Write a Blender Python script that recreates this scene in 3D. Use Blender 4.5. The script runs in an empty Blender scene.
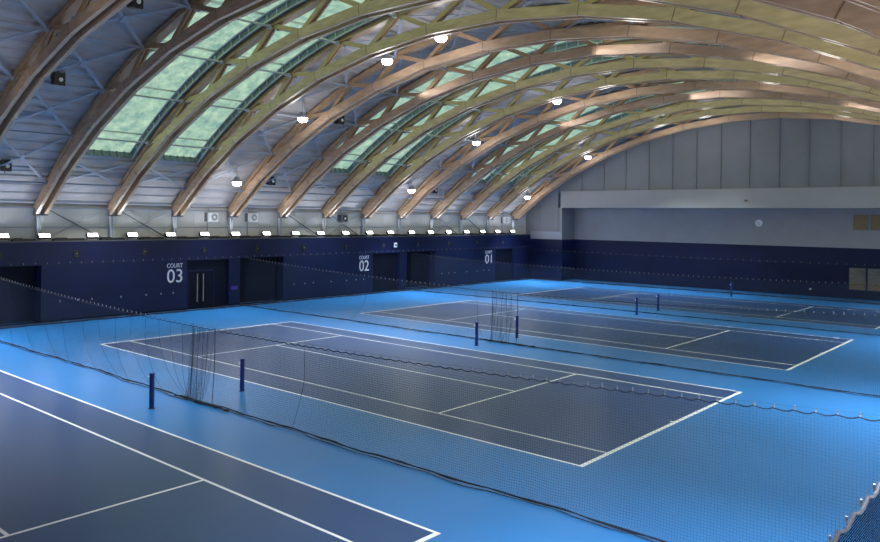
import bpy, math, random
from mathutils import Matrix, Vector
random.seed(7)
scene = bpy.context.scene
COL = scene.collection
PI = math.pi

# ------------------------------------------------------------------ layout
XC, ZC, R = 13.2, -19.55, 33.2        # circle of the arches' lower edge
AF = 0.7053                           # half angle at the feet
DA = AF / 6.5                         # node spacing
Y0, SP = 0.91, 4.05                   # first arch, arch spacing
KS = list(range(-3, 12))              # arches
WX = -8.3                             # face of the navy wall
UX = -8.9                             # upper wall
CP = 16.2                             # court pitch
WALL_H = 4.25
YN, XR = -24.0, 36.2                  # near wall, right wall
YF, YB = 48.0, 50.3                   # far pier plane, far niche back
def yk(k): return Y0 + SP * k
def tt(a): return (a + AF) / (2 * AF)
def deck(a): return 0.75 + 0.85 * max(0.0, math.sin(PI * min(1, max(0, tt(a)))))
def arc(a, dep): return (XC + (R + dep) * math.sin(a), ZC + (R + dep) * math.cos(a))
def ang(x, dep=0): return math.asin((x - XC) / (R + dep))

# ------------------------------------------------------------------ materials
def mat(name, color, rough=0.6, metal=0.0, spec=0.5, var=0.0, scale=4.0, bump=0.0, stretch=None, coat=0.0):
    m = bpy.data.materials.new(name); m.use_nodes = True
    nt = m.node_tree; b = nt.nodes['Principled BSDF']
    b.inputs['Base Color'].default_value = (*color, 1)
    b.inputs['Roughness'].default_value = rough
    b.inputs['Metallic'].default_value = metal
    b.inputs['Specular IOR Level'].default_value = spec
    b.inputs['Coat Weight'].default_value = coat
    if var or bump:
        tc = nt.nodes.new('ShaderNodeTexCoord'); mp = nt.nodes.new('ShaderNodeMapping')
        if stretch: mp.inputs['Scale'].default_value = stretch
        n = nt.nodes.new('ShaderNodeTexNoise'); n.inputs['Scale'].default_value = scale
        n.inputs['Detail'].default_value = 5
        nt.links.new(tc.outputs['Object'], mp.inputs[0]); nt.links.new(mp.outputs[0], n.inputs['Vector'])
        if var:
            r = nt.nodes.new('ShaderNodeValToRGB')
            r.color_ramp.elements[0].position = 0.3; r.color_ramp.elements[1].position = 0.7
            r.color_ramp.elements[0].color = (*[max(0, c * (1 - var)) for c in color], 1)
            r.color_ramp.elements[1].color = (*[min(1, c * (1 + var)) for c in color], 1)
            nt.links.new(n.outputs[0], r.inputs[0]); nt.links.new(r.outputs[0], b.inputs['Base Color'])
        if bump:
            bp = nt.nodes.new('ShaderNodeBump'); bp.inputs['Strength'].default_value = bump
            nt.links.new(n.outputs[0], bp.inputs['Height']); nt.links.new(bp.outputs[0], b.inputs['Normal'])
    return m
def emit(name, color, strength):
    m = bpy.data.materials.new(name); m.use_nodes = True
    nt = m.node_tree; nt.nodes.clear()
    e = nt.nodes.new('ShaderNodeEmission'); o = nt.nodes.new('ShaderNodeOutputMaterial')
    e.inputs[0].default_value = (*color, 1); e.inputs[1].default_value = strength
    nt.links.new(e.outputs[0], o.inputs[0]); return m

M_WOOD = mat('glulam_timber', (0.41, 0.28, 0.185), 0.40, spec=0.5, var=0.2, scale=3.0, stretch=(0.5, 6, 2.0))
M_WOOD2 = mat('glulam_web', (0.38, 0.25, 0.145), 0.4, var=0.2, scale=3.0, stretch=(0.7, 5, 2.0))
M_JOINT = mat('timber_joint', (0.19, 0.125, 0.08), 0.5, var=0.1)
M_DECK = mat('roof_deck', (0.38, 0.365, 0.37), 0.5, var=0.12, scale=1.2)
M_STEEL = mat('painted_steel', (0.31, 0.34, 0.40), 0.45, var=0.05, scale=3)
M_CURB = mat('curb_steel', (0.13, 0.17, 0.20), 0.5, var=0.08, scale=3)
M_DARKST = mat('dark_steel', (0.10, 0.11, 0.13), 0.5)
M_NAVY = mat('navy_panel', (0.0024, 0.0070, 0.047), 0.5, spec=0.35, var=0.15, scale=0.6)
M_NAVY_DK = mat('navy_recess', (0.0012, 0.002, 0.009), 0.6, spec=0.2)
M_WALLG = mat('grey_wall_panel', (0.50, 0.50, 0.49), 0.6, var=0.06, scale=0.8)
M_FARUP = mat('grey_cladding', (0.19, 0.205, 0.225), 0.55, var=0.06, scale=0.8)
M_NICHE = mat('niche_panel', (0.30, 0.305, 0.325), 0.6, var=0.05, scale=0.8)
M_BAND = mat('pale_band', (0.32, 0.325, 0.33), 0.6, var=0.04, scale=0.6)
M_BLUE = mat('blue_acrylic', (0.023, 0.165, 0.44), 0.36, spec=0.3, var=0.05, scale=0.35)
M_COURT = mat('navy_acrylic', (0.017, 0.060, 0.18), 0.36, spec=0.3, var=0.06, scale=0.35)
M_LINE = mat('white_line', (0.86, 0.88, 0.9), 0.5, var=0.03, scale=2)
M_POST = mat('navy_post', (0.008, 0.03, 0.20), 0.3, var=0.1, scale=6)
M_CORD = mat('black_cord', (0.012, 0.016, 0.035), 0.8, var=0.2, scale=8)
M_WIRE = mat('steel_wire', (0.35, 0.36, 0.38), 0.4, var=0.1, scale=8)
M_WHITE = mat('white_plastic', (0.78, 0.80, 0.83), 0.4, var=0.04, scale=6)
M_BLACK = mat('black_housing', (0.012, 0.013, 0.016), 0.4, var=0.2, scale=6)
M_SIGN = mat('sign_letter', (0.62, 0.66, 0.76), 0.5, var=0.04, scale=6)
M_PURPLE = mat('purple_plaque', (0.08, 0.03, 0.35), 0.5, var=0.1, scale=6)
M_BROWN = mat('brown_blind', (0.24, 0.17, 0.085), 0.6, var=0.15, scale=2, stretch=(1, 1, 8))
M_GLASSY = mat('dim_window', (0.20, 0.19, 0.17), 0.25, var=0.35, scale=1.3, stretch=(0.6, 1, 4))
M_LAMP = emit('lamp_lens', (1.0, 0.97, 1.0), 25)
M_LED = emit('led_lens', (1.0, 0.98, 0.97), 12)

def skylight_mat():
    m = bpy.data.materials.new('green_skylight'); m.use_nodes = True
    nt = m.node_tree; nt.nodes.clear()
    tc = nt.nodes.new('ShaderNodeTexCoord')
    n1 = nt.nodes.new('ShaderNodeTexNoise'); n1.inputs['Scale'].default_value = 1.7; n1.inputs['Detail'].default_value = 10; n1.inputs['Roughness'].default_value = 0.72
    r = nt.nodes.new('ShaderNodeValToRGB')
    e = r.color_ramp.elements
    e[0].position = 0.34; e[0].color = (0.135, 0.275, 0.25, 1)
    e[1].position = 0.68; e[1].color = (0.43, 0.59, 0.43, 1)
    em = nt.nodes.new('ShaderNodeEmission'); em.inputs[1].default_value = SKY_E
    gl = nt.nodes.new('ShaderNodeBsdfGlossy'); gl.inputs['Roughness'].default_value = 0.3
    mx = nt.nodes.new('ShaderNodeMixShader'); mx.inputs[0].default_value = 0.04
    o = nt.nodes.new('ShaderNodeOutputMaterial')
    nt.links.new(tc.outputs['Object'], n1.inputs['Vector']); nt.links.new(n1.outputs[0], r.inputs[0])
    nt.links.new(r.outputs[0], em.inputs[0]); nt.links.new(em.outputs[0], mx.inputs[1]); nt.links.new(gl.outputs[0], mx.inputs[2])
    nt.links.new(mx.outputs[0], o.inputs[0]); return m
SKY_E = 1.35
M_SKY = skylight_mat()

def net_mat(name, pitch, thread, color):
    m = bpy.data.materials.new(name); m.use_nodes = True
    nt = m.node_tree; nt.nodes.clear()
    uv = nt.nodes.new('ShaderNodeUVMap'); uv.uv_map = 'uv'
    sx = nt.nodes.new('ShaderNodeSeparateXYZ'); nt.links.new(uv.outputs[0], sx.inputs[0])
    outs = []
    for i in (0, 1):
        d = nt.nodes.new('ShaderNodeMath'); d.operation = 'DIVIDE'; d.inputs[1].default_value = pitch
        f = nt.nodes.new('ShaderNodeMath'); f.operation = 'FRACT'
        l = nt.nodes.new('ShaderNodeMath'); l.operation = 'LESS_THAN'; l.inputs[1].default_value = thread / pitch
        nt.links.new(sx.outputs[i], d.inputs[0]); nt.links.new(d.outputs[0], f.inputs[0]); nt.links.new(f.outputs[0], l.inputs[0])
        outs.append(l)
    mx = nt.nodes.new('ShaderNodeMath'); mx.operation = 'MAXIMUM'
    nt.links.new(outs[0].outputs[0], mx.inputs[0]); nt.links.new(outs[1].outputs[0], mx.inputs[1])
    tr = nt.nodes.new('ShaderNodeBsdfTransparent'); df = nt.nodes.new('ShaderNodeBsdfDiffuse'); df.inputs[0].default_value = (*color, 1)
    ms = nt.nodes.new('ShaderNodeMixShader'); o = nt.nodes.new('ShaderNodeOutputMaterial')
    nt.links.new(mx.outputs[0], ms.inputs[0]); nt.links.new(tr.outputs[0], ms.inputs[1]); nt.links.new(df.outputs[0], ms.inputs[2])
    nt.links.new(ms.outputs[0], o.inputs[0]); return m
M_NET = net_mat('net_mesh', 0.055, 0.0036, (0.06, 0.08, 0.13))
M_NETB = net_mat('back_net_mesh', 0.055, 0.0034, (0.012, 0.018, 0.04))
M_NETD = net_mat('dense_net_mesh', 0.03, 0.014, (0.010, 0.020, 0.055))

# ------------------------------------------------------------------ mesh helpers
class MB:
    def __init__(s): s.v = []; s.f = []; s.mi = []; s.uv = None
    def quad(s, a, b, c, d, mi=0):
        i = len(s.v); s.v += [tuple(a), tuple(b), tuple(c), tuple(d)]; s.f.append((i, i + 1, i + 2, i + 3)); s.mi.append(mi)
    def hexa(s, p, mi=0):        # p: 8 corners, 0-3 bottom ring, 4-7 top ring
        i = len(s.v); s.v += [tuple(q) for q in p]
        for f in ((3, 2, 1, 0), (4, 5, 6, 7), (0, 1, 5, 4), (1, 2, 6, 5), (2, 3, 7, 6), (3, 0, 4, 7)):
            s.f.append(tuple(i + j for j in f)); s.mi.append(mi)
        return s
    def box(s, x0, x1, y0, y1, z0, z1, mi=0):
        return s.hexa([(x0, y0, z0), (x1, y0, z0), (x1, y1, z0), (x0, y1, z0), (x0, y0, z1), (x1, y0, z1), (x1, y1, z1), (x0, y1, z1)], mi)
    def ring_tube(s, rings, cap=True, mi=0, closed=False):
        n = len(rings[0]); i0 = len(s.v)
        for r in rings: s.v += [tuple(q) for q in r]
        m = len(rings)
        for j in range(m if closed else m - 1):
            jn = (j + 1) % m
            for k in range(n):
                kn = (k + 1) % n
                s.f.append((i0 + j * n + k, i0 + j * n + kn, i0 + jn * n + kn, i0 + jn * n + k)); s.mi.append(mi)
        if cap and not closed:
            s.f.append(tuple(i0 + k for k in reversed(range(n)))); s.mi.append(mi)
            s.f.append(tuple(i0 + (m - 1) * n + k for k in range(n))); s.mi.append(mi)
        return s
    def tube(s, pts, r, n=6, mi=0):
        pts = [Vector(p) for p in pts]; rings = []
        for j, p in enumerate(pts):
            d = (pts[min(j + 1, len(pts) - 1)] - pts[max(j - 1, 0)]).normalized()
            u = d.cross(Vector((0, 0, 1)))
            if u.length < 1e-3: u = d.cross(Vector((1, 0, 0)))
            u.normalize(); w = d.cross(u)
            rr = r[j] if isinstance(r, (list, tuple)) else r
            rings.append([p + (u * math.cos(2 * PI * k / n) + w * math.sin(2 * PI * k / n)) * rr for k in range(n)])
        return s.ring_tube(rings, mi=mi)
    def bar(s, a, b, wid, thk, up=(0, 0, 1), mi=0):
        a = Vector(a); b = Vector(b); d = (b - a).normalized(); u = Vector(up)
        sd = d.cross(u)
        if sd.length < 1e-3: sd = d.cross(Vector((1, 0, 0)))
        sd.normalize(); up2 = sd.cross(d).normalized()
        q = []
        for p in (a, b):
            q.append([p - sd * wid / 2 - up2 * thk / 2, p + sd * wid / 2 - up2 * thk / 2, p + sd * wid / 2 + up2 * thk / 2, p - sd * wid / 2 + up2 * thk / 2])
        return s.hexa(q[0] + q[1], mi)
    def lathe(s, prof, n=24, c=(0, 0, 0), axis='z', mi=0):
        rings = []
        for r, h in prof:
            ring = []
            for k in range(n):
                a = 2 * PI * k / n; x, y = r * math.cos(a), r * math.sin(a)
                if axis == 'z': p = (c[0] + x, c[1] + y, c[2] + h)
                elif axis == 'x': p = (c[0] + h, c[1] + x, c[2] + y)
                else: p = (c[0] + y, c[1] + h, c[2] + x)
                ring.append(p)
            rings.append(ring)
        return s.ring_tube(rings, mi=mi)
    def mesh(s, name, mats):
        me = bpy.data.meshes.new(name); me.from_pydata(s.v, [], s.f)
        if not isinstance(mats, (list, tuple)): mats = [mats]
        for m in mats: me.materials.append(m)
        if len(mats) > 1: me.polygons.foreach_set('material_index', s.mi)
        me.update(); return me
    def obj(s, name, mats, parent=None, smooth=False, bevel=0.0):
        me = s.mesh(name, mats)
        if smooth: me.polygons.foreach_set('use_smooth', [True] * len(me.polygons))
        o = bpy.data.objects.new(name, me); COL.objects.link(o)
        if parent is not None: o.parent = parent
        if bevel:
            b = o.modifiers.new('bevel', 'BEVEL'); b.width = bevel; b.segments = 2; b.limit_method = 'ANGLE'
        return o
def recalc(o):
    import bmesh
    bm = bmesh.new(); bm.from_mesh(o.data); bmesh.ops.recalc_face_normals(bm, faces=bm.faces); bm.to_mesh(o.data); bm.free()

def thing(name, label, cat, loc=(0, 0, 0), group=None, rz=0.0):
    o = bpy.data.objects.new(name, None); COL.objects.link(o)
    o.empty_display_size = 0.2
    o.location = loc; o.rotation_euler = (0, 0, rz); tag(o, label, cat, group); return o
def tag(o, label, cat, group=None):
    o['label'] = label; o['category'] = cat
    if group: o['group'] = group
    return o
def struct(o, label=None):
    o['kind'] = 'structure'
    if label: o['label'] = label
    return o
def dup(root, loc, label, group=None):
    def cp(o, parent):
        c = o.copy(); COL.objects.link(c); c.parent = parent
        for ch in list(o.children): cp(ch, c)
        return c
    r = cp(root, None); r.location = loc; r['label'] = label
    if group: r['group'] = group
    return r
ORD = ['first', 'second', 'third', 'fourth', 'fifth', 'sixth', 'seventh', 'eighth', 'ninth', 'tenth', 'eleventh', 'twelfth', 'thirteenth', 'fourteenth', 'fifteenth', 'sixteenth', 'seventeenth', 'eighteenth', 'nineteenth', 'twentieth', 'twenty-first', 'twenty-second', 'twenty-third', 'twenty-fourth']
def onum(k): return ORD[11 - k]       # arch ordinal from the far wall

# ------------------------------------------------------------------ floor with court markings
def build_floor():
    W, L = 10.97, 23.77
    rects = []                       # x0,x1,y0,y1,mi ; later wins
    for j in (-1, 0, 1, 2):
        o = CP * j
        rects.append((0, L, o, o + W, 1))
        w = 0.075; bl = 0.12
        def r(x0, x1, y0, y1): rects.append((x0, x1, o + y0, o + y1, 2))
        r(0, L, 0, w); r(0, L, W - w, W)
        r(0, L, 1.37, 1.37 + w); r(0, L, W - 1.37 - w, W - 1.37)
        r(0, bl, 0, W); r(L - bl, L, 0, W)
        for sx in (5.485, L - 5.485 - w): r(sx, sx + w, 1.37, W - 1.37)
        r(5.485, L - 5.485, W / 2 - w / 2, W / 2 + w / 2)
        r(bl, bl + 0.1, W / 2 - w / 2, W / 2 + w / 2); r(L - bl - 0.1, L - bl, W / 2 - w / 2, W / 2 + w / 2)
    xs = sorted({-10.5, XR} | {round(q, 4) for t in rects for q in t[:2]})
    ys = sorted({YN, YB + 0.2} | {round(q, 4) for t in rects for q in t[2:4]})
    b = MB(); idx = {}
    for i, x in enumerate(xs):
        for j, y in enumerate(ys): idx[i, j] = len(b.v); b.v.append((x, y, 0))
    for i in range(len(xs) - 1):
        for j in range(len(ys) - 1):
            cx = (xs[i] + xs[i + 1]) / 2; cy = (ys[j] + ys[j + 1]) / 2; mi = 0
            for t in rects:
                if t[0] < cx < t[1] and t[2] < cy < t[3]: mi = t[4]
            b.f.append((idx[i, j], idx[i + 1, j], idx[i + 1, j + 1], idx[i, j + 1])); b.mi.append(mi)
    struct(b.obj('floor', [M_BLUE, M_COURT, M_LINE]), 'bright blue hard floor with navy tennis courts and white lines')
build_floor()

# ------------------------------------------------------------------ left wall: navy lower wall with alcoves, ledge, grey upper wall
alc = []
for j in (0, 1, 2):
    alc.append((9.65 + CP * j, 12.70 + CP * j, 0.28, 2.98))
for j in (-1, 0, 1):
    alc.append((13.55 + CP * j, 17.12 + CP * j, 0.9, 3.02))
alc.sort()
def build_left():
    b = MB(); y = YN
    for (a0, a1, dp, h) in alc:
        b.box(-8.88, WX, y, a0, 0, WALL_H)                      # solid run
        b.box(-8.88, WX, a0, a1, h, WALL_H)                     # header
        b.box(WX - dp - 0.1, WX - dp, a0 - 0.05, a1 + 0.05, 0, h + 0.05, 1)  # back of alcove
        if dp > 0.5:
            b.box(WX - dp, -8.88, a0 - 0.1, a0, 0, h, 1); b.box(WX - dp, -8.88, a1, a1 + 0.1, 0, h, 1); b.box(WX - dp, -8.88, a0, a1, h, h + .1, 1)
        y = a1
    b.box(-8.88, WX, y, YF, 0, WALL_H)
    b.box(UX + 0.02, WX + 0.03, YN, YF - 0.01, WALL_H, WALL_H + 0.05, 2)     # ledge capping
    struct(b.obj('wall_left', [M_NAVY, M_NAVY_DK, M_DARKST]), 'navy lower wall with dark alcoves and a ledge on top')
    u = MB(); u.box(UX - 0.25, UX, YN, YF, WALL_H - 0.3, 6.42)
    yy = YN
    while yy < YF:                                              # panel joints: raised seam covers
        u.box(UX, UX + 0.012, yy, yy + 0.03, WALL_H + 0.05, 6.42); yy += 1.0125
    struct(u.obj('wall_left_upper', M_WALLG), 'grey panelled upper wall above the navy ledge')
    t = MB(); t.box(UX, UX + 0.14, YN, YF, 6.02, 6.10); struct(t.obj('trim_1', M_STEEL))
    t = MB(); t.box(UX, UX + 0.22, YN, YF, 6.36, 6.50); struct(t.obj('trim_2', M_STEEL))
    t = MB(); t.box(WX, WX + 0.02, YN, YF, 0, 0.10); struct(t.obj('baseboard_left', M_NAVY_DK))
build_left()

def build_far():
    b = MB()
    NX = -4.85                                                   # niche left edge
    b.box(WX, NX, YF, YF + 0.3, 0, 3.87, 0)                       # navy pier front
    b.box(NX - 0.3, NX, YF + .3, YB, 0, 3.87, 0)
    b.box(NX, XR, YB, YB + 0.3, 0, 3.87, 0)                       # navy back
    struct(b.obj('wall_far', [M_NAVY]), 'navy lower far wall')
    u = MB()
    u.box(WX - .6, NX, YF, YF + 0.3, 3.87, 6.88, 0)
    u.box(NX - 0.3, NX, YF + .3, YB, 3.87, 6.88, 0)
    u.box(NX, XR, YB, YB + 0.3, 3.87, 7.0, 2)
    u.box(NX - .3, XR, YF + .1, YB + 0.3, 6.88, 7.02, 0)          # soffit
    u.box(NX, XR, YF - 0.10, YF + 0.10, 6.88, 8.45, 1)            # pale band
    u.box(NX - 0.14, NX, YF - 0.10, YF, 4.62, 8.45, 1)            # pier edge post
    u.box(WX, NX, YF - 0.06, YF, 3.87, 4.62, 1)                   # trim above navy
    struct(u.obj('wall_far_middle', [M_FARUP, M_BAND, M_NICHE]), 'grey far wall with pale beam band over a long niche')
    c = MB(); n = 60                                             # cladding under the roof
    for i in range(n):
        a0 = -AF - 0.01 + (2 * AF + 0.02) * i / n; a1 = -AF - 0.01 + (2 * AF + 0.02) * (i + 1) / n
        x0, z0 = arc(a0, deck(a0) + .1); x1, z1 = arc(a1, deck(a1) + .1)
        lo = 4.55 if x1 < NX + .1 else 8.35
        c.hexa([(x0, YF + 0.1, lo), (x1, YF + 0.1, lo), (x1, YF + 0.3, lo), (x0, YF + 0.3, lo), (x0, YF + 0.1, z0), (x1, YF + 0.1, z1), (x1, YF + 0.3, z1), (x0, YF + 0.3, z0)])
    xb = [-7.35, -5.35, -2.9, -0.65, 1.45, 3.6, 5.7, 7.75, 9.75, 12.0, 14.2, 16.3, 18.45, 20.55, 22.7, 24.8, 26.9, 29.0, 31.1]
    for x in xb:
        zt = arc(ang(x), deck(ang(x)))[1]; zb = 8.45 if x > NX else 4.62
        c.box(x - 0.045, x + 0.045, YF + (0.0 if x > NX else -0.05), YF + 0.12, zb, zt)
        c.box(x - 0.10, x - 0.045, YF + (0.06 if x > NX else -0.02), YF + 0.12, zb, zt)
    struct(c.obj('wall_far_upper', [M_FARUP]), 'grey far wall cladding with upright battens below the roof')
build_far()
b = MB(); b.box(XR, XR + 0.2, YN, YB + 0.3, 0, 8.0); struct(b.obj('wall_right', M_WALLG))
b = MB(); b.box(UX - .2, XR + .2, YN - 0.2, YN, 0, 15.5); struct(b.obj('wall_near', M_WALLG))

# ------------------------------------------------------------------ roof deck and skylights
AS = ang(-5.75, 0.9)                   # skylight starts
SKY = [k for k in (-4, -3, 0, 1, 4, 5, 8, 9)]
def build_ceiling():
    b = MB()
    def strip(a0, a1, y0, y1, ribs=True):
        per = 0.0185; n = max(1, int(round((a1 - a0) / per)))
        prof = []
        for i in range(n):
            s = a0 + (a1 - a0) * i / n; w = (a1 - a0) / n
            if ribs: prof += [(s, 0.0), (s + .38 * w, 0.0), (s + .50 * w, 0.05), (s + .86 * w, 0.05)]
            else: prof += [(s, 0.0)]
        prof.append((a1, 0.0)); i0 = len(b.v)
        for a, d in prof:
            x, z = arc(a, deck(a) + d); b.v += [(x, y0, z), (x, y1, z)]
        for i in range(len(prof) - 1):
            q = i0 + 2 * i; b.f.append((q, q + 1, q + 3, q + 2)); b.mi.append(0)
    edge = AF + 0.004
    y = YN; 
    strip(-edge, edge, YN, yk(-3))
    for k in range(-3, 12):
        y0, y1 = yk(k), (yk(k + 1) if k < 11 else YF + 0.3)
        if k in SKY:
            strip(-edge, AS, y0, y1); strip(-AS, edge, y0, y1)
            strip(AS, -AS, y0, y0 + 0.34); strip(AS, -AS, y1 - 0.34, y1)
        else: strip(-edge, edge, y0, y1)
    struct(b.obj('ceiling', M_DECK), 'blue-grey ribbed metal roof deck over the arches')
    wi = 0
    for k in SKY:
        if k < -1: continue
        wi += 1
        y0, y1 = yk(k) + 0.34, yk(k + 1) - 0.34
        root = bpy.data.objects.new('window_%d' % wi, None); COL.objects.link(root); root.location = (XC, (y0 + y1) / 2, 13.6)
        struct(root, 'long green curved skylight between the %s and %s timber arches from the far wall' % (onum(k + 1), onum(k)))
        def rel(o): o.parent = root; o.matrix_parent_inverse = Matrix.Translation(-root.location); return o
        n = 60; g = MB(); cs = []
        for i in range(n + 1):
            a = AS + (-2 * AS) * i / n; x, z = arc(a, deck(a) + 0.30); g.v += [(x, y0, z), (x, y1, z)]
            if i: q = 2 * i - 2; g.f.append((q, q + 1, q + 3, q + 2)); g.mi.append(0)
        rel(g.obj('glazing', M_SKY))
        for (yy, s) in ((y0, -1), (y1, 1)):
            c = MB(); m = 120
            for i in range(m):
                a0 = AS - 2 * AS * i / m; a1 = AS - 2 * AS * (i + 1) / m
                p0 = arc(a0, deck(a0) - 0.12); p1 = arc(a1, deck(a1) - 0.12); q0 = arc(a0, deck(a0) + 0.36); q1 = arc(a1, deck(a1) + 0.36)
                t = 0.05
                ya, yb = (yy - t, yy) if s < 0 else (yy, yy + t)
                c.hexa([(p0[0], ya, p0[1]), (p1[0], ya, p1[1]), (p1[0], yb, p1[1]), (p0[0], yb, p0[1]), (q0[0], ya, q0[1]), (q1[0], ya, q1[1]), (q1[0], yb, q1[1]), (q0[0], yb, q0[1])])
                # rungs standing proud of the curb, and top / bottom rails
                i2 = -s
                if i % 2 == 0:
                    w = (a1 - a0) * 0.16
                    r0 = arc(a0, deck(a0) - .1); r1 = arc(a0 + w, deck(a0) - .1); r2 = arc(a0, deck(a0) + .3); r3 = arc(a0 + w, deck(a0) + .3)
                    yc, yd = sorted((yy, yy + i2 * 0.06))
                    c.hexa([(r0[0], yc, r0[1]), (r1[0], yc, r1[1]), (r1[0], yd, r1[1]), (r0[0], yd, r0[1]), (r2[0], yc, r2[1]), (r3[0], yc, r3[1]), (r3[0], yd, r3[1]), (r2[0], yd, r2[1])], 1)
                for dlo, dhi in ((-0.14, -0.08), (0.22, 0.29)):
                    r0 = arc(a0, deck(a0) + dlo); r1 = arc(a1, deck(a1) + dlo); r2 = arc(a0, deck(a0) + dhi); r3 = arc(a1, deck(a1) + dhi)
                    yc, yd = sorted((yy, yy + i2 * 0.09))
                    c.hexa([(r0[0], yc, r0[1]), (r1[0], yc, r1[1]), (r1[0], yd, r1[1]), (r0[0], yd, r0[1]), (r2[0], yc, r2[1]), (r3[0], yc, r3[1]), (r3[0], yd, r3[1]), (r2[0], yd, r2[1])], 1)
            rel(c.obj('side_curb', [M_CURB, M_STEEL]))
        for sg in (1, -1):
            c = MB(); a0 = AS * sg
            def P(da, d): return arc(a0 + da * sg, deck(a0) + d)
            q = [P(0, -.06), P(-.0015, -.06), P(-.0015, .36), P(0, .36)]
            c.hexa([(q[0][0], y0, q[0][1]), (q[1][0], y0, q[1][1]), (q[1][0], y1, q[1][1]), (q[0][0], y1, q[0][1]), (q[3][0], y0, q[3][1]), (q[2][0], y0, q[2][1]), (q[2][0], y1, q[2][1]), (q[3][0], y1, q[3][1])])
            for i in range(9):
                yy = y0 + (y1 - y0) * i / 8; u0 = P(.0, -.06); u1 = P(.0022, -.06); u2 = P(0, .3); u3 = P(.0022, .3)
                c.hexa([(u0[0], yy - .02, u0[1]), (u1[0], yy - .02, u1[1]), (u1[0], yy + .02, u1[1]), (u0[0], yy + .02, u0[1]), (u2[0], yy - .02, u2[1]), (u3[0], yy - .02, u3[1]), (u3[0], yy + .02, u3[1]), (u2[0], yy + .02, u2[1])])
            rel(c.obj('end_curb', M_CURB))
        for i in range(-5, 6):
            a = i * DA; x, z = arc(a, deck(a) + 0.24)
            c = MB(); c.box(x - .03, x + .03, y0, y1, z - .04, z + .04); rel(c.obj('glazing_bar', M_STEEL))
build_ceiling()

# ------------------------------------------------------------------ timber arches
def arch_meshes():
    parts = []
    nodes = [(i + 0.5) * DA for i in range(-7, 7)]
    def beam(alist, lo, hi, ya, yb, gapjoint=False):
        b = MB(); rings = []
        for a in alist:
            p = arc(a, lo(a)); q = arc(a, hi(a))
            rings.append([(p[0], ya, p[1]), (p[0], yb, p[1]), (q[0], yb, q[1]), (q[0], ya, q[1])])
        b.ring_tube(rings); return b
    for ya, yb in ((-0.32, -0.15), (0.15, 0.32)):
        b = beam(nodes, lambda a: 0.0, lambda a: 0.43, ya, yb)
        for a in nodes[1:-1]:                                   # bolted splice plates at every facet
            p = arc(a, -0.004); q = arc(a, 0.434); w = 0.0006
            pa, pb = arc(a - w, -.004), arc(a + w, -.004); qa, qb = arc(a - w, .434), arc(a + w, .434)
            b.hexa([(pa[0], ya - .004, pa[1]), (pb[0], ya - .004, pb[1]), (pb[0], yb + .004, pb[1]), (pa[0], yb + .004, pa[1]), (qa[0], ya - .004, qa[1]), (qb[0], ya - .004, qb[1]), (qb[0], yb + .004, qb[1]), (qa[0], yb + .004, qa[1])], 1)
        parts.append(('lower_chord', b.mesh('lower_chord', [M_WOOD, M_JOINT])))
    up = [-AF] + [i * DA for i in range(-6, 7)] + [AF]
    hb = lambda a: deck(a) - 0.28
    parts.append(('upper_chord', beam(up, hb, lambda a: deck(a) - 0.06, -0.20, 0.20).mesh('upper_chord', M_WOOD2)))
    for i in range(-6, 7):
        au = i * DA
        for s in (-0.5, 0.5):
            al = (i + s) * DA
            if abs(al) > 5.6 * DA: continue
            b = MB(); P = arc(al, 0.37); Q = arc(au, hb(au) + 0.08)
            for y in (-0.085, 0.085):
                b.bar((P[0], y, P[1]), (Q[0], y, Q[1]), 0.11, 0.20, up=(0, 0, 1))
            parts.append(('web', b.mesh('web', M_WOOD2)))
    c = MB()                                                     # bracket row along the roof edge of the arch
    m = 400                                                      # one folded closure strip
    for i in range(m):
        a = -AF + 0.02 + (2 * AF - 0.04) * i / (m - 1)
        p = arc(a, deck(a) - 0.13); q = arc(a, deck(a) + 0.0); yy = .21 if (i // 2) % 2 else .40
        c.v += [(p[0], yy, p[1]), (q[0], yy, q[1])]
        if i: j = 2 * i - 2; c.f.append((j, j + 2, j + 3, j + 1)); c.mi.append(0)
    parts.append(('closure_strip', c.mesh('closure_strip', M_DARKST)))
    sh = MB()                                                    # steel shoe at the left foot
    p = arc(-AF, 0.1); sh.box(p[0] - .16, p[0] + .04, -.34, .34, p[1] - .16, p[1] + .22)
    parts.append(('foot_shoe', sh.mesh('foot_shoe', M_DARKST)))
    return parts
AP = arch_meshes()
ABOVE = {11: 'just in front of the grey far wall cladding'}
for k in KS:
    lab = 'brown twin timber lattice arch under the roof, %s arch from the far wall' % onum(k)
    r = thing('timber_arch', lab, 'arch', (0, yk(k), 0), 'timber roof arches')
    for nm, me in AP:
        o = bpy.data.objects.new(nm, me); COL.objects.link(o); o.parent = r

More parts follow.
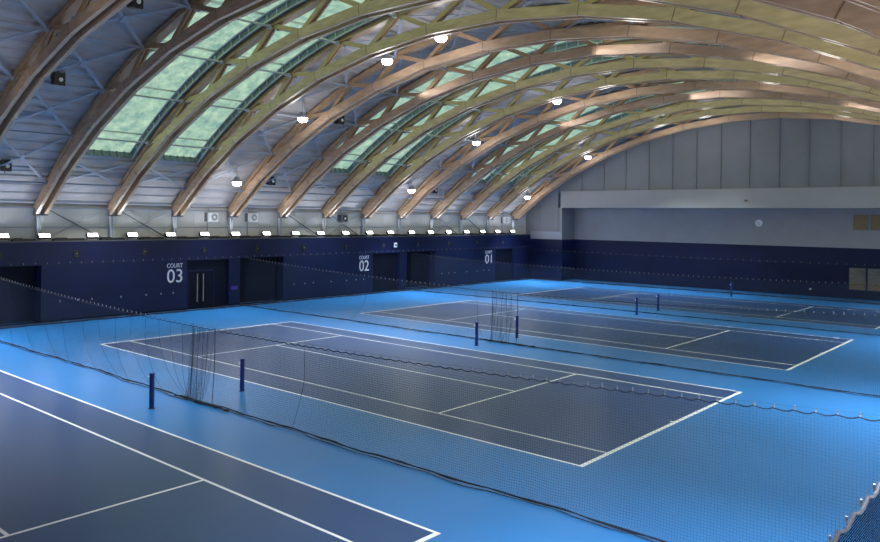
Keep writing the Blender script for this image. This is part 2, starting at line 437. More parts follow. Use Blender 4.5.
# ------------------------------------------------------------------ purlins and cross braces
TOPN = list(range(-6, 7))
def purlin_mesh():
    b = MB(); b.tube([(0, 0.22, 0), (0, SP - 0.22, 0)], 0.055, 8)
    b.box(-.09, .09, .2, .32, -.09, .09); b.box(-.09, .09, SP - .32, SP - .2, -.09, .09)
    return b.mesh('steel_purlin', M_STEEL)
PM = purlin_mesh()
VIS_P = {}
for k in range(-3, 11):
    for i in TOPN:
        if i > 3: continue
        a = i * DA; x, z = arc(a, deck(a) - 0.28)
        o = bpy.data.objects.new('steel_purlin', PM); COL.objects.link(o); o.location = (x, yk(k), z)
        tag(o, 'slim purlin tube, %s from left wall, between %s and %s arches from far wall' % (ORD[i + 6], onum(k + 1), onum(k)), 'purlin', 'steel purlins between the arches')
for k in range(-3, 11):
    for i in range(-7, 4):
        if k in SKY and i >= -5: continue
        a0 = (i * DA) if i > -7 else -AF + .01; a1 = (i + 1) * DA
        if k in SKY and i == -6: a1 = AS - .006
        x0, z0 = arc(a0, deck(a0) - 0.22); x1, z1 = arc(a1, deck(a1) - 0.22)
        if i == -7: continue
        b = MB(); nrm = (-(z1 - z0), 0, (x1 - x0))
        nv = Vector((math.sin((a0 + a1) / 2), 0, math.cos((a0 + a1) / 2)))
        b.bar((x0, .25, z0), (x1, SP - .25, z1), 0.15, 0.03, up=nv)
        b.bar(Vector((x0, SP - .25, z0)) - nv * .035, Vector((x1, .25, z1)) - nv * .035, 0.13, 0.03, up=nv)
        cx, cz = (x0 + x1) / 2, (z0 + z1) / 2
        c = Vector((cx, SP / 2, cz)); b.bar(c - Vector((x1 - x0, 0, z1 - z0)) * .07 - nv * .06, c + Vector((x1 - x0, 0, z1 - z0)) * .07 - nv * .06, .22, .02, up=nv)
        o = b.obj('cross_brace', M_STEEL); o.location = (0, yk(k), 0)
        tag(o, 'flat X brace, %s from left wall, between %s and %s arches from far wall' % (ORD[i + 6], onum(k + 1), onum(k)), 'brace', 'X braces under the roof deck')

# ------------------------------------------------------------------ things on the left wall
def col_mesh():
    b = MB()
    b.box(-.09, .09, -.10, -.075, 0, 1.42); b.box(-.09, .09, .075, .10, 0, 1.42); b.box(-.012, .012, -.075, .075, 0, 1.42)
    b.box(-.13, .13, -.16, .16, 0, .025)
    return b.mesh('steel_column', mat('column_paint', (0.5, 0.52, 0.56), 0.5, var=0.04))
CMESH = col_mesh()
for k in range(-1, 12):
    o = bpy.data.objects.new('steel_column', CMESH); COL.objects.link(o); o.location = (-8.72, yk(k), WALL_H + 0.05)
    tag(o, 'short pale steel column under the foot of the %s timber arch from far wall' % onum(k), 'column', 'columns under the arch feet')
for k in (0, 1, 4, 5, 8, 9):
    r = thing('wall_brace', 'crossed brace rods on upper wall between %s and %s arches from far wall' % (onum(k + 1), onum(k)), 'brace', (UX + .1, yk(k), 4.4), 'brace rods on the upper wall')
    b = MB(); b.tube([(0.05, .45, 1.6), (0.05, SP - .5, 0)], 0.035, 6); b.obj('rod', M_DARKST, r)
    b = MB(); b.tube([(-.02, .45, 0), (-.02, SP - .45, 1.55)], 0.018, 6); b.obj('rod', M_STEEL, r)
b = MB(); b.tube([(UX + .07, -4, 5.02), (UX + .07, 47.5, 5.02)], 0.025, 6)
tag(b.obj('wall_pipe', M_STEEL), 'long thin grey pipe along the upper wall behind the ledge lights', 'pipe')

# ledge floodlights
LEDY = [-3.4, -0.99, 1.11, 3.73, 6.11, 8.57, 10.94, 13.26, 15.76, 18.28, 20.59, 23.06, 25.6, 27.95, 30.45, 32.85, 35.26, 37.8, 40.18, 42.53, 45.0]
def ledge_light():
    r = thing('ledge_floodlight', '', 'floodlight', (0, 0, 0), 'floodlights along the ledge')
    b = MB()
    th = math.radians(35); c, s = math.cos(th), math.sin(th)
    def P(u, v): return (u * c - v * s, 0, u * s + v * c)       # u forward, v up
    def bx(u0, u1, v0, v1, y0, y1):
        q = [P(u0, v0), P(u1, v0), P(u1, v1), P(u0, v1)]
        b.hexa([(q[0][0], y0, q[0][2] + .27), (q[1][0], y0, q[1][2] + .27), (q[1][0], y1, q[1][2] + .27), (q[0][0], y1, q[0][2] + .27), (q[3][0], y0, q[3][2] + .27), (q[2][0], y0, q[2][2] + .27), (q[2][0], y1, q[2][2] + .27), (q[3][0], y1, q[3][2] + .27)])
    bx(-.10, .035, -.15, .15, -.30, .30)
    for i in range(7): bx(-.16, -.10, -.13, .13, -.30 + .1 * i - .012, -.30 + .1 * i + .012)
    b.obj('housing', M_BLACK, r)
    b = MB(); q0 = [P(.037, -.11), P(.05, -.10), P(.05, .10), P(.037, .11)]
    rings = [[(q[0], -.28, q[2] + .27) for q in q0], [(q[0], .28, q[2] + .27) for q in q0]]
    b.ring_tube(rings); b.obj('lens', M_LED, r)
    b = MB()
    for y in (-.32, .32): b.box(-.04, .04, y - .012, y + .012, 0, .24)
    b.box(-.05, .05, -.33, .33, 0, .02); b.obj('bracket', M_DARKST, r)
    return r
proto = None
for n, y in enumerate(LEDY):
    j = n; lab = 'glowing white LED floodlight on navy wall ledge, %s one from the far wall' % ORD[len(LEDY) - 1 - n]
    if proto is None:
        proto = ledge_light(); proto.location = (-8.44, y, WALL_H + 0.06); proto['label'] = lab
    else: dup(proto, (-8.44, y, WALL_H + 0.06), lab)
for n in range(len(LEDY) - 1):                                   # dark cable trays lying between the floodlights
    y0, y1 = LEDY[n] + .5, LEDY[n + 1] - .45
    b = MB(); b.box(-8.66, -8.42, y0, y1, 0, .10); b.box(-8.60, -8.5, y0 + .1, y0 + (y1 - y0) * .45, .1, .17); b.box(-8.70, -8.66, y0, y1, 0, .13); b.box(-8.42, -8.40, y0, y1, 0, .13)
    o = b.obj('cable_tray', M_BLACK); o.location.z = WALL_H + .05
    tag(o, 'low black cable tray between %s and %s ledge floodlights from far wall' % (ORD[len(LEDY) - 2 - n], ORD[len(LEDY) - 1 - n]), 'cable tray', 'cable trays on the ledge')

# round ports
for n in range(-1, 11):
    y = 2.78 + 4.04 * n
    r = thing('round_port', 'round black port high on navy wall, %s port from the far wall' % ORD[10 - n], 'port', (WX, y, 3.6), 'round ports in the navy wall')
    b = MB(); b.lathe([(.16, 0), (.20, 0), (.20, .05), (.15, .05), (.13, .015), (.001, .015)], 20, axis='x'); b.obj('rim', M_BLACK, r)
    b = MB(); b.lathe([(.05, .01), (.05, .06), (.02, .075), (.001, .075)], 12, axis='x'); b.obj('hub', M_DARKST, r)

# square wall units
def unit(y, lab, dark):
    r = thing('wall_unit', lab, 'ventilator', (UX, y, 5.65), 'square ventilation units')
    m = M_DARKST if dark else M_WHITE
    b = MB(); b.box(.03, .30, -.30, .36, -.29, .29); o = b.obj('casing', m, r, bevel=.02)
    b = MB(); b.lathe([(.20, .30), (.22, .30), (.22, .325), (.17, .325), (.16, .305), (.001, .305)], 20, c=(0, .05, 0), axis='x'); b.obj('ring', M_WIRE if not dark else M_BLACK, r)
    b = MB(); b.lathe([(.08, .30), (.08, .34), (.001, .345)], 14, c=(0, .05, .0), axis='x'); b.obj('hub', M_WHITE, r)
    b = MB(); b.box(.0, .06, -.48, -.30, -.28, .28); b.obj('mounting_plate', M_DARKST, r)
    b = MB(); b.tube([(.05, -.22, .29), (.05, -.22, .8)], .03, 6); b.tube([(.05, -.3, -.29), (.05, -.3, -1.2)], .03, 6); b.obj('conduit', M_STEEL, r)
unit(11.7, 'pale square ventilation unit on upper wall, directly above the double door alcove', False)
unit(14.8, 'pale square ventilation unit on upper wall, above the open alcove right of purple plaque', False)
unit(23.1, 'dark framed square ventilation unit on upper wall above the COURT 02 sign', True)
unit(44.2, 'small pale square ventilation unit on upper wall nearest the far wall', False)

# court signs
def text_mesh(body, h, name):
    cu = bpy.data.curves.new(name, 'FONT'); cu.body = body; cu.size = 1.0; cu.extrude = 0.0; cu.align_x = 'LEFT'
    to = bpy.data.objects.new(name, cu); COL.objects.link(to)
    bpy.context.view_layer.update()
    dg = bpy.context.evaluated_depsgraph_get()
    me = bpy.data.meshes.new_from_object(to.evaluated_get(dg))
    bpy.data.objects.remove(to); bpy.data.curves.remove(cu)
    return me
def lettering(body, y0, y1, z0, z1, name, parent, bold=0.0):
    me = text_mesh(body, 1, name)
    xs = [v.co.x for v in me.vertices]; ys = [v.co.y for v in me.vertices]
    xa, xb, ya, yb = min(xs), max(xs), min(ys), max(ys)
    for v in me.vertices:
        u = (v.co.x - xa) / (xb - xa); w = (v.co.y - ya) / (yb - ya)
        v.co = (0.012, y0 + (y1 - y0) * u, z0 + (z1 - z0) * w)
    me.materials.clear(); me.materials.append(M_SIGN)
    o = bpy.data.objects.new(name, me); COL.objects.link(o); o.parent = parent
    sd = o.modifiers.new('thick', 'SOLIDIFY'); sd.thickness = 0.02
for n, y in (('03', 8.27), ('02', 24.38), ('01', 40.42)):
    r = thing('court_sign', 'pale COURT %s lettering on the navy wall' % n, 'sign', (WX, y, 1.7), 'court number signs')
    lettering('COURT', 0, 1.06, 0.90, 1.15, 'lettering', r)
    lettering(n, 0.02, 1.04, 0.0, 0.80, 'numeral', r)

# door in the alcove beside COURT 03
r = bpy.data.objects.new('door_1', None); COL.objects.link(r); r.location = (WX - .28, 10.78, 0)
struct(r, 'dark double door with two long pull handles in alcove beside COURT 03 sign')
for s in (-1, 1):
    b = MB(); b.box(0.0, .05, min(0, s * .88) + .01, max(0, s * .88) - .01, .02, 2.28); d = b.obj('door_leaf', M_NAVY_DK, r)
    b = MB(); yy = -.47 if s < 0 else -.06
    yy = -.30 if s < 0 else .13
    b.tube([(.12, yy, .42), (.12, yy, 2.14)], .028, 8)
    for z in (.6, 1.95): b.tube([(.05, yy, z), (.12, yy, z)], .016, 6)
    b.obj('door_handle', M_WIRE, d)
b = MB(); b.box(-.0, .07, -.96, -.89, 0, 2.36); b.box(-.0, .07, .89, .96, 0, 2.36); b.box(0, .07, -.96, .96, 2.29, 2.36); b.obj('door_frame', M_NAVY, r)

b = MB(); b.box(0, .02, -.24, .24, -.11, .11); b.box(.02, .024, -.2, .2, -.08, .08); o = b.obj('wall_plaque', M_PURPLE); o.location = (WX, 13.12, 1.12)
tag(o, 'small purple plaque low on navy wall right of the double door alcove', 'plaque')
r = thing('call_box', 'small white box with round dial high on navy wall right of COURT 02', 'call box', (WX, 28.34, 3.6))
b = MB(); b.box(0, .10, -.17, .17, -.19, .19); b.obj('casing', M_WHITE, r, bevel=.05)
b = MB(); b.lathe([(.09, .10), (.09, .115), (.001, .115)], 16, axis='x'); b.obj('dial', M_DARKST, r)
HK = [1.91, 2.89, 3.68, 5.38, 6.93, 7.9, 8.7]
hm = MB(); hm.box(0, .015, -.03, .03, -.05, .05); hm.tube([(.015, 0, .01), (.06, 0, -.01), (.08, 0, .03)], .014, 6); hm = hm.mesh('wall_hook', M_WIRE)
for j in (0, 1, 2):
    for n, y in enumerate(HK):
        o = bpy.data.objects.new('wall_hook', hm); COL.objects.link(o); o.location = (WX, y + CP * j - .05 * j, 1.08)
        tag(o, 'tiny white hook low on navy wall, %s hook left of the COURT 0%d sign' % (ORD[6 - n], 3 - j) if n < 6 else 'tiny white hook low on navy wall right below the COURT 0%d sign' % (3 - j), 'hook', 'small white wall hooks')

# ------------------------------------------------------------------ things on the far wall
def win(n, x0, x1, z0, z1, m, lab):
    r = bpy.data.objects.new('window_%d' % n, None); COL.objects.link(r); r.location = ((x0 + x1) / 2, YB, z0); struct(r, lab)
    w = (x1 - x0) / 2; h = z1 - z0
    b = MB(); t = .05
    b.box(-w, w, -.06, 0, 0, t); b.box(-w, w, -.06, 0, h - t, h); b.box(-w, -w + t, -.06, 0, t, h - t); b.box(w - t, w, -.06, 0, t, h - t); b.obj('window_frame', M_DARKST if z0 < 3 else M_FARUP, r)
    b = MB(); b.box(-w + t, w - t, -.025, -.01, t, h - t); b.obj('pane', m, r)
    if z0 < 3:
        b = MB(); b.box(-w + t, w - t, -.032, -.026, t, h * .32); b.obj('blind', M_BROWN, r)
W0 = 7
win(W0 + 0, 18.92, 19.95, 5.25, 6.45, M_BROWN, 'upper brown window on far wall, left of two')
win(W0 + 1, 20.05, 21.08, 5.25, 6.45, M_BROWN, 'upper brown window on far wall, right of two')
win(W0 + 2, 18.68, 19.80, 0.70, 2.38, M_GLASSY, 'lower dim window in navy far wall, left of two')
win(W0 + 3, 19.90, 21.02, 0.70, 2.38, M_GLASSY, 'lower dim window in navy far wall, right of two')
r = thing('wall_clock', 'round pale wall clock in the far wall niche', 'clock', (12.12, YB, 5.69))
b = MB(); b.lathe([(.30, 0), (.33, 0), (.33, -.07), (.30, -.07), (.29, -.045), (.001, -.045)], 28, axis='y'); b.obj('rim', M_WIRE, r)
b = MB(); b.lathe([(.285, -.046), (.285, -.052), (.001, -.052)], 28, axis='y'); b.obj('face', M_WHITE, r)
b = MB(); b.bar((0, -.058, -.03), (-.10, -.058, .10), .03, .006, up=(0, 1, 0)); b.obj('hand', M_BLACK, r)
b = MB(); b.bar((0.02, -.063, .02), (.03, -.063, -.21), .02, .006, up=(0, 1, 0)); b.obj('hand', M_BLACK, r)
r = thing('security_camera', 'small dark security camera on the pale beam band of far wall', 'camera', (11.9, YF - .10, 7.48))
b = MB(); b.lathe([(.05, 0), (.05, -.03), (.02, -.03), (.02, -.14), (.001, -.14)], 12, axis='y'); b.obj('mount', M_WHITE, r)
b = MB(); b.tube([(-.11, -.17, .02), (.11, -.14, -.02)], .05, 10); b.obj('body', M_BLACK, r)
r = thing('wall_socket', 'tiny white socket low on navy far wall below the clock, right side', 'socket', (16.0, YB, .55))
b = MB(); b.box(-.07, .07, -.02, 0, -.06, .06); b.obj('plate', M_WHITE, r)
b = MB(); b.box(-.03, .03, -.026, -.02, -.03, .03); b.obj('outlet', M_DARKST, r)

# ------------------------------------------------------------------ lamps
LROWS = {0: (11.04, [(-5.26, 7.77), (.64, 11.12), (6.91, 13.47), (10.29, 14.09)]),
         1: (27.23, [(-5.67, 7.87), (.36, 11.15), (6.77, 13.47)]),
         2: (43.43, [(-5.81, 7.84), (.24, 11.22)])}
def lamp(label, loc, drop):
    r = thing('high_bay_lamp', label, 'lamp', loc, 'glowing lamps under the roof')
    b = MB(); b.lathe([(.10, .32), (.14, .30), (.26, .08), (.30, .03), (.30, 0), (.27, 0.012), (.001, .012)], 20); b.obj('housing', M_STEEL, r)
    b = MB(); b.lathe([(.27, .0), (.265, -.10), (.21, -.19), (.10, -.235), (.001, -.245)], 20); b.obj('lens', M_LAMP, r, smooth=True)
    b = MB(); b.tube([(0, 0, .30), (0, 0, drop)], .025, 6); b.obj('hanger', M_STEEL, r)
CN = {0: 'beside court 03 far sideline', 1: 'beyond court 02', 2: 'nearest the far wall'}
for row, (y, L) in LROWS.items():
    for n, (x, z) in enumerate(L):
        a = ang(x); top = arc(a, deck(a))[1]
        lamp('glowing lamp, %s from left wall, between %s and %s arches from far wall' % (ORD[n], onum(3 + 4 * row), onum(2 + 4 * row)), (x, y, z), top - z - .02)
def flood(k, x, z):
    y = yk(k) + SP * .38
    r = thing('black_floodlight', '', 'floodlight', (x, y, z), 'black floodlights under the roof')
    b = MB(); b.hexa([(-.26, -.2, -.22), (.2, -.26, -.28), (.2, .26, -.28), (-.26, .2, -.22), (-.26, -.2, .22), (.2, -.26, .28), (.2, .26, .28), (-.26, .2, .22)]); b.obj('housing', M_BLACK, r, bevel=.03)
    b = MB(); b.lathe([(.09, .205), (.09, .23), (.001, .24)], 14, c=(0, .05, -.02), axis='x'); b.obj('knob', M_WHITE, r)
    a = ang(x); top = arc(a, deck(a))[1] - z
    b = MB(); b.tube([(0, .3, .0), (0, .3, .42)], .025, 6); b.tube([(0, -.3, .0), (0, -.3, .42)], .025, 6); b.tube([(0, -.3, .42), (0, .3, .42)], .025, 6); b.tube([(0, 0, .42), (0, 0, top - .1)], .025, 6); b.obj('yoke', M_DARKST, r)
    return r
for k, L in ((-1, [(-6.6, 8.05), (-.85, 11.6), (5.7, 13.8)]), (3, [(-6.6, 8.02), (-.25, 11.45)]), (7, [(-6.45, 8.0)])):
    for n, (x, z) in enumerate(L):
        r = flood(k, x, z)
        r['label'] = 'black floodlight, %s from left wall, between %s and %s arches from far wall' % (ORD[n], onum(k + 1), onum(k))

# ------------------------------------------------------------------ net posts
def post(x, y, lab):
    r = thing('net_post', lab, 'net post', (x, y, 0), 'tennis net posts')
    b = MB(); b.lathe([(.075, 0), (.075, 1.0), (.001, 1.0)], 16); b.obj('pole', M_POST, r, smooth=False)
    b = MB(); b.lathe([(.08, 1.0), (.08, 1.05), (.06, 1.065), (.001, 1.068)], 16); b.obj('cap', M_POST, r)
    b = MB(); b.box(-.085, -.03, -.085, -.03, .87, .95); b.obj('cleat', M_WHITE, r)
    b = MB(); b.tube([(0, -.07, .42), (0, -.105, .42), (0, -.105, .50)], .012, 6); b.obj('winder', M_WIRE, r)
    b = MB(); b.lathe([(.11, 0.0), (.11, .012), (.08, .018), (.075, .018)], 16); b.obj('floor_collar', M_BLACK, r)
NX_ = 11.83
post(NX_, -4.22, 'navy net post nearest the camera, left of the gathered divider net')
post(NX_, -0.95, 'navy net post on near side of court 03, right of gathered divider net')
post(NX_, 11.98, 'navy net post on far side of court 03, left of gathered middle net')
post(NX_, 15.26, 'navy net post on near side of court 02, right of gathered middle net')
post(NX_, 28.4, 'navy net post on far side of court 02')
post(NX_, 31.5, 'navy net post on near side of the farthest court')
post(NX_, 44.9, 'navy net post farthest away, on far side of the farthest court')

# ------------------------------------------------------------------ divider nets
def sheet(top, bot, n, rows, name, material, parent, s0=0.0, length=None):
    """net sheet: top(t), bot(t) give world points (t 0..1); hangs straight, last rows run out on the floor"""
    b = MB(); uv = []
    L = length
    for i in range(n + 1):
        t = i / n; P = top(t); pts = bot(t, P)
        h = 0; prev = None
        for j, q in enumerate(pts):
            if prev is not None: h += (Vector(q) - Vector(prev)).length
            prev = q; b.v.append(tuple(q)); uv.append((s0 + t * L, -q[2] if j < 7 else h))
    m = rows
    for i in range(n):
        for j in range(m - 1):
            b.f.append((i * m + j, i * m + j + 1, (i + 1) * m + j + 1, (i + 1) * m + j)); b.mi.append(0)
    o = b.obj(name, material, parent, smooth=True)
    l = o.data.uv_layers.new(name='uv')
    for lp in o.data.loops: l.data[lp.index].uv = uv[lp.vertex_index]
    return o
def wav(x, s=0): return math.sin(x * 1.7 + s) * .5 + math.sin(x * 3.9 + 1.3 + s) * .3 + math.sin(x * .6 + 2 * s) * .6

hook_me = MB(); hook_me.tube([(0, 0, .06), (0, .012, .03), (0, 0, -.01)], .012, 5); hook_me = hook_me.mesh('hook', mat('hook_metal', (.30, .30, .32), .4, var=.1))
def divider(name, label, x0, x1, yy, ztop, seed, gather, cords, hooks=True, lay=1.0):
    root = thing(name, label, 'net', (x0, yy, 0), 'court divider nets')
    root_loc = Vector((x0, yy, 0))
    def loc(p): return (p[0] - x0, p[1] - yy, p[2])
    L = x1 - x0; rnd = random.Random(seed)
    def zt(x): return ztop(x)
    pitch = 0.31
    def scal(x):                                                # scallops between hooks
        f = (x - x0) / pitch; f -= math.floor(f); return .045 * 4 * f * (1 - f)
    def spread(x): return (.22 + .12 * wav(x, seed)) * lay
    def top(t):
        x = x0 + L * t; return (x, yy, zt(x) - .05 - scal(x))
    def bot(t, P):
        x = P[0]; z0 = P[2]; sp = max(.05, spread(x)); w = .03 * math.sin(x * 5 + seed) + .03 * wav(x, seed + 1)
        pts = []
        for q in (1, .8, .6, .4, .25, .12, .05):
            bulge = (1 - q) ** 2 * .12
            pts.append((x, yy + w * (1 - q) - bulge, max(.02, z0 * q)))
        pts.append((x, yy - .12 - sp * .4, .035)); pts.append((x + .05 * wav(x, 3), yy - .12 - sp, .02))
        return [loc(p) for p in pts]
    n = int(L / 0.0775)
    sheet(lambda t: top(t), bot, n, 9, 'netting', M_NET, root, 0, L)
    # support wire, lacing cord, bottom rope
    b = MB(); b.tube([loc((x0 + L * i / 120, yy, zt(x0 + L * i / 120))) for i in range(121)], .0015, 4); b.obj('support_wire', M_CORD, root)
    b = MB(); m = int(L / pitch) * 4; b.tube([loc((x0 + L * i / m, yy, zt(x0 + L * i / m) - .05 - scal(x0 + L * i / m))) for i in range(m + 1)], .011, 5); b.obj('edge_cord', M_CORD, root)
    b = MB(); m = int(L / .25); b.tube([loc((x0 + L * i / m, yy - .10 - .5 * max(.05, spread(x0 + L * i / m)) + .02 * wav(1.1 * i, seed), .045)) for i in range(m + 1)], [.020 + .007 * wav(i * 1.3, seed) for i in range(m + 1)], 6); b.obj('bottom_rope', M_CORD, root)
    b = MB(); b.tube([loc((x0 + L * i / m, yy - .14 - .8 * max(.05, spread(x0 + L * i / m)) + .03 * wav(1.1 * i, seed + 2), .025)) for i in range(m + 1)], [.008 + .003 * wav(i * 1.1, seed) for i in range(m + 1)], 5); b.obj('trailing_hem', M_CORD, root)
    if hooks:
        nh = int(L / pitch); far = MB()
        for i in range(nh):
            x = x0 + pitch * (nh - i)
            if i >= 100:                                         # the smallest-looking hooks at the left end
                c = loc((x, yy, zt(x) - .05)); far.tube([(c[0], c[1], c[2] + .06), (c[0], c[1] + .012, c[2] + .03), (c[0], c[1], c[2] - .01)], .012, 5); continue
            o = bpy.data.objects.new('hook', hook_me); COL.objects.link(o); o.parent = root; o.location = loc((x, yy, zt(x) - .05))
    if hooks and far.v:
        far.obj('hook', hook_me.materials[0], root)['kind'] = 'stuff'
    # slack fold cords
    for (x, zb_f, sway) in cords:
        b = MB(); pts = []
        z1 = zt(x) - .08
        for i in range(13):
            u = i / 12; z = z1 + (zb_f - z1) * u
            pts.append(loc((x + sway * u ** 3 + .03 * math.sin(u * 9 + x), yy - .03 - .10 * u * u, max(.03, z))))
        b.tube(pts, .0042, 5); b.obj('fold', M_CORD, root)
    if gather:
        ga, gb = gather                                         # bunched doubled sheet
        b = MB(); uv = []; n = 48; rows = 10
        for i in range(n + 1):
            t = i / n; x = ga + (gb - ga) * t; z1 = zt(x) - .05 - .06 * abs(math.sin(t * PI * 7))
            for j in range(rows):
                q = 1 - j / (rows - 1)
                pin = (x - ga) * (0.55 + .45 * q ** .5)
                xx = ga + pin + .03 * math.sin(j * 1.1 + i)
                b.v.append(loc((xx, yy - .10 + .16 * math.sin(t * PI * 9) * (1 - .4 * q) - .15 * (1 - q), max(.03, z1 * q)))); uv.append((t * (gb - ga) * 2.5, z1 * (1 - q)))
        for i in range(n):
            for j in range(rows - 1):
                b.f.append((i * rows + j, i * rows + j + 1, (i + 1) * rows + j + 1, (i + 1) * rows + j)); b.mi.append(0)
        o = b.obj('gathered_fold', M_NET, root, smooth=True); l = o.data.uv_layers.new(name='uv')
        for lp in o.data.loops: l.data[lp.index].uv = uv[lp.vertex_index]
        for x in (ga, gb):
            b = MB(); z1 = zt(x); b.tube([loc((x, yy - .05, z1)), loc((x, yy - .06, 1.2)), loc((x - .02, yy - .12, .03))], .010, 6); b.obj('edge_rope', M_CORD, root)
        for fx in (.2, .45, .62, .8):
            x = ga + (gb - ga) * fx; z1 = zt(x) - .1
            b = MB(); b.tube([loc((x + .1 * math.sin(u * 3 + fx * 9) * u, yy - .15 - .15 * u, max(.03, z1 * (1 - u)))) for u in [i / 10 for i in range(11)]], .006, 5); b.obj('fold', M_CORD, root)
        b = MB(); b.tube([loc((ga - .5 + (gb - ga + 1.6) * i / 20, yy - .30 - .05 * wav(i, seed), .06)) for i in range(21)], [.035 + .014 * wav(i * 1.9, 2) for i in range(21)], 6); b.obj('bunched_hem', M_CORD, root)
    return root
def sagA(x):                                                     # measured sag of the top wire
    d = (x - 13.0); return 2.33 + .0018 * d * d if x > 13 else 2.33 + .0017 * d * d
cA = [(-3.2, .03, .8), (-1.5, .03, 1.2), (.4, .03, 1.6), (2.2, .03, .9), (3.9, .03, 1.4), (5.2, .03, 1.7), (6.5, .03, 1.1), (7.6, .03, 1.6), (8.6, .03, 1.3), (9.5, .03, 1.8), (10.2, .03, 1.2), (10.9, .03, .5), (16.9, .03, -.4)]
divider('divider_net', 'black mesh divider net nearest the camera with sagging scalloped top, gathered beside net posts', -7.9, 30.6, -2.60, sagA, 1, (11.55, 12.75), cA)
cB = [(-3.6, .03, .9), (10.6, .03, .5), (3.2, .03, -1.2)]
divider('divider_net', 'black mesh divider net in the middle, hanging between courts 03 and 02', -7.9, 30.6, 13.65, lambda x: 2.42 + .0016 * (x - 13) ** 2, 2, (11.55, 12.95), cB)
cC = [(11.4, .03, .1), (13.3, .03, .0)]
divider('divider_net', 'black mesh divider net farthest away, hanging before the farthest court', -7.9, 30.6, 29.80, lambda x: 2.50 + .0011 * (x - 12) ** 2, 3, None, cC)

def back_net(label, A, B, h, material, seed, nh, sag=0.0):
    A = Vector(A); B = Vector(B); d = B - A; L = d.length; u = d / L; nrm = Vector((-u.y, u.x, 0))
    root = thing('back_net', label, 'net', A, 'back nets along the walls')
    n = int(L / .2)
    b = MB(); uv = []; rows = 5
    for i in range(n + 1):
        s = L * i / n; z1 = h - sag * 4 * (s / L) * (1 - s / L) - .06 * abs(math.sin(s * PI / .6))
        for j in range(rows):
            q = 1 - j / (rows - 1); p = u * s + nrm * (.05 * math.sin(s * 2.1 + seed) * (1 - q)); b.v.append((p.x, p.y, .03 + (z1 - .03) * q)); uv.append((s, z1 * q))
    for i in range(n):
        for j in range(rows - 1):
            b.f.append((i * rows + j, i * rows + j + 1, (i + 1) * rows + j + 1, (i + 1) * rows + j)); b.mi.append(0)
    o = b.obj('netting', material, root, smooth=True); l = o.data.uv_layers.new(name='uv')
    for lp in o.data.loops: l.data[lp.index].uv = uv[lp.vertex_index]
    def zz(s): return h - sag * 4 * (s / L) * (1 - s / L)
    b = MB(); b.tube([u * (L * i / 60) + Vector((0, 0, zz(L * i / 60) + .05)) for i in range(61)], .0015, 4); b.obj('support_wire', M_CORD, root)
    b = MB(); m = n * 2; b.tube([u * (L * i / m) + Vector((0, 0, zz(L * i / m) - .06 * abs(math.sin(L * i / m * PI / .6)))) for i in range(m + 1)], .012 if material is not M_NETD else .020, 6); b.obj('edge_cord', M_CORD if material is not M_NETD else mat('net_rope', (.05, .055, .08), .8, var=.3, scale=9), root)
    b = MB(); m = int(L / .3); b.tube([u * (L * i / m) + nrm * .05 * wav(i, seed) + Vector((0, 0, .04)) for i in range(m + 1)], [.05 + .015 * wav(i * 1.3, seed) for i in range(m + 1)], 6); b.obj('bottom_rope', M_CORD, root)
    for i in range(nh):
        s = .3 + .6 * i
        if s > L: break
        o = bpy.data.objects.new('hook', hook_me); COL.objects.link(o); o.parent = root; o.location = u * s + Vector((0, 0, zz(s)))
    return root
back_net('long black back net hanging along the foot of the navy left wall', (-7.55, -6, 0), (-7.55, 47.2, 0), 3.15, M_NETB, 4, 90)
back_net('black back net hanging in front of the navy far wall', (-7.6, 47.3, 0), (30.6, 47.3, 0), 2.85, M_NETB, 5, 64, .12)
back_net('dense black back net at lower right corner nearest the camera', (30.9, -9.6, 0), (30.9, 47.2, 0), 3.0, M_NETD, 6, 90)

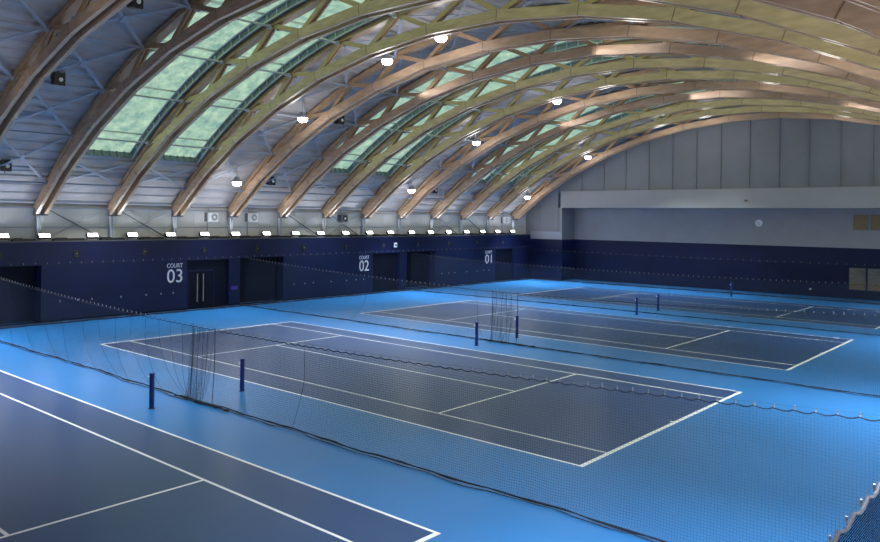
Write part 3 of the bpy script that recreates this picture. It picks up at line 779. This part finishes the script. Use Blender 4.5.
# ------------------------------------------------------------------ lights
def area(loc, target, size, power, color=(1, 1, 1), spread=PI, sy=None):
    l = bpy.data.lights.new('light', 'AREA'); l.energy = power; l.color = color; l.size = size; l.spread = spread
    if sy: l.shape = 'RECTANGLE'; l.size_y = sy
    else: l.shape = 'DISK'
    o = bpy.data.objects.new('light', l); COL.objects.link(o); o.location = loc
    o.rotation_euler = (Vector(target) - Vector(loc)).to_track_quat('-Z', 'Y').to_euler(); return o
LP = 330
for row in (-1, 0, 1, 2):
    y = 11.04 + CP * row
    for x, pw in ((-5.4, 1.5), (.55, 1.2), (6.85, 1.1), (10.3, .7), (19.5, .15), (25.9, .9), (31.2, 1.5)):
        if pw == 0: continue
        a = ang(x); z = arc(a, 0.0)[1] - .1
        for q in KS:
            if abs(yk(q) - y) < .5: y += 0
        area((x, y, z - .12), (x, y, 0), .5, LP * pw, (.88, .94, 1.0), math.radians(85))
        pl = bpy.data.lights.new('light', 'POINT'); pl.energy = LP * .34 * (.35 if row < 0 else .7 if x > 12 else 1 if x > 0 else .7); pl.color = (1.0, .96, .90); pl.shadow_soft_size = .4
        po = bpy.data.objects.new('light', pl); COL.objects.link(po); po.location = (x, y, z - .65)
        if x in (-5.4, 31.2) : area((x, y - 7.2, z - .12), (x, y - 7.2, 0), .5, LP * .7, (.90, .95, 1.0), math.radians(105))
DAY = 28
UPW = 48
for n, y in enumerate(LEDY):
    area((-8.38, y, WALL_H + .34), (-3, y, WALL_H + 5), .5, UPW, (.93, .96, 1.0), PI)
for j in range(11):                                              # unseen uplights assumed on the right-hand side, boosted to brighten deck and arches
    y = -5 + 4.05 * j
    area((34.8, y, 4.6), (29, y, 9.6), .5, UPW * (7 if y < 8 else 3.0), (1.0, .90, .74), PI)
for k, xs in ((3, (-7.2, 5.4, 16.4, 23.3)), (7, (-7.2, 5.0, 14.6, 23.3))):   # black floodlights wash the next arch
    for x in xs:
        a = ang(x); z = arc(a, .25)[1]
        area((x + .1, yk(k + 1) - 1.0, z - .1), (x + .4, yk(k + 1), z + .1), 3.2, 13 if x > 0 else 4, (1, .97, .95), math.radians(150), sy=.25)

for k in SKY:                                                    # daylight falling through the green skylights
    if k < -1: continue
    for i in range(-5, 6):
        a = i * DA; x, z = arc(a, deck(a) + .26); x2, z2 = arc(a, 0)
        area((x, yk(k) + SP / 2, z), (x2, yk(k) + SP / 2, z2), 2.6, DAY, (.70, 1.0, .42), PI, sy=2.6)
w = bpy.data.worlds.new('world'); scene.world = w; w.use_nodes = True
w.node_tree.nodes['Background'].inputs[0].default_value = (.05, .07, .12, 1); w.node_tree.nodes['Background'].inputs[1].default_value = .5

# ------------------------------------------------------------------ camera
cam = bpy.data.cameras.new('camera'); co = bpy.data.objects.new('camera', cam); COL.objects.link(co)
cam.sensor_fit = 'HORIZONTAL'; cam.sensor_width = 36; cam.lens = 765.49 / 880 * 36
cam.shift_x = (440 - 397.87) / 880; cam.shift_y = (217.37 - 271) / 880
cam.clip_end = 300
Mx = Matrix.Rotation(.7396, 4, 'Z') @ Matrix.Rotation(PI / 2, 4, 'X') @ Matrix.Rotation(.0125, 4, 'Z')
Mx.translation = (32.5872, -16.1832, 5.7839)
co.matrix_world = Mx
scene.camera = co
scene.view_settings.view_transform = 'Standard'
scene.view_settings.look = 'None'
scene.view_settings.exposure = 0.0
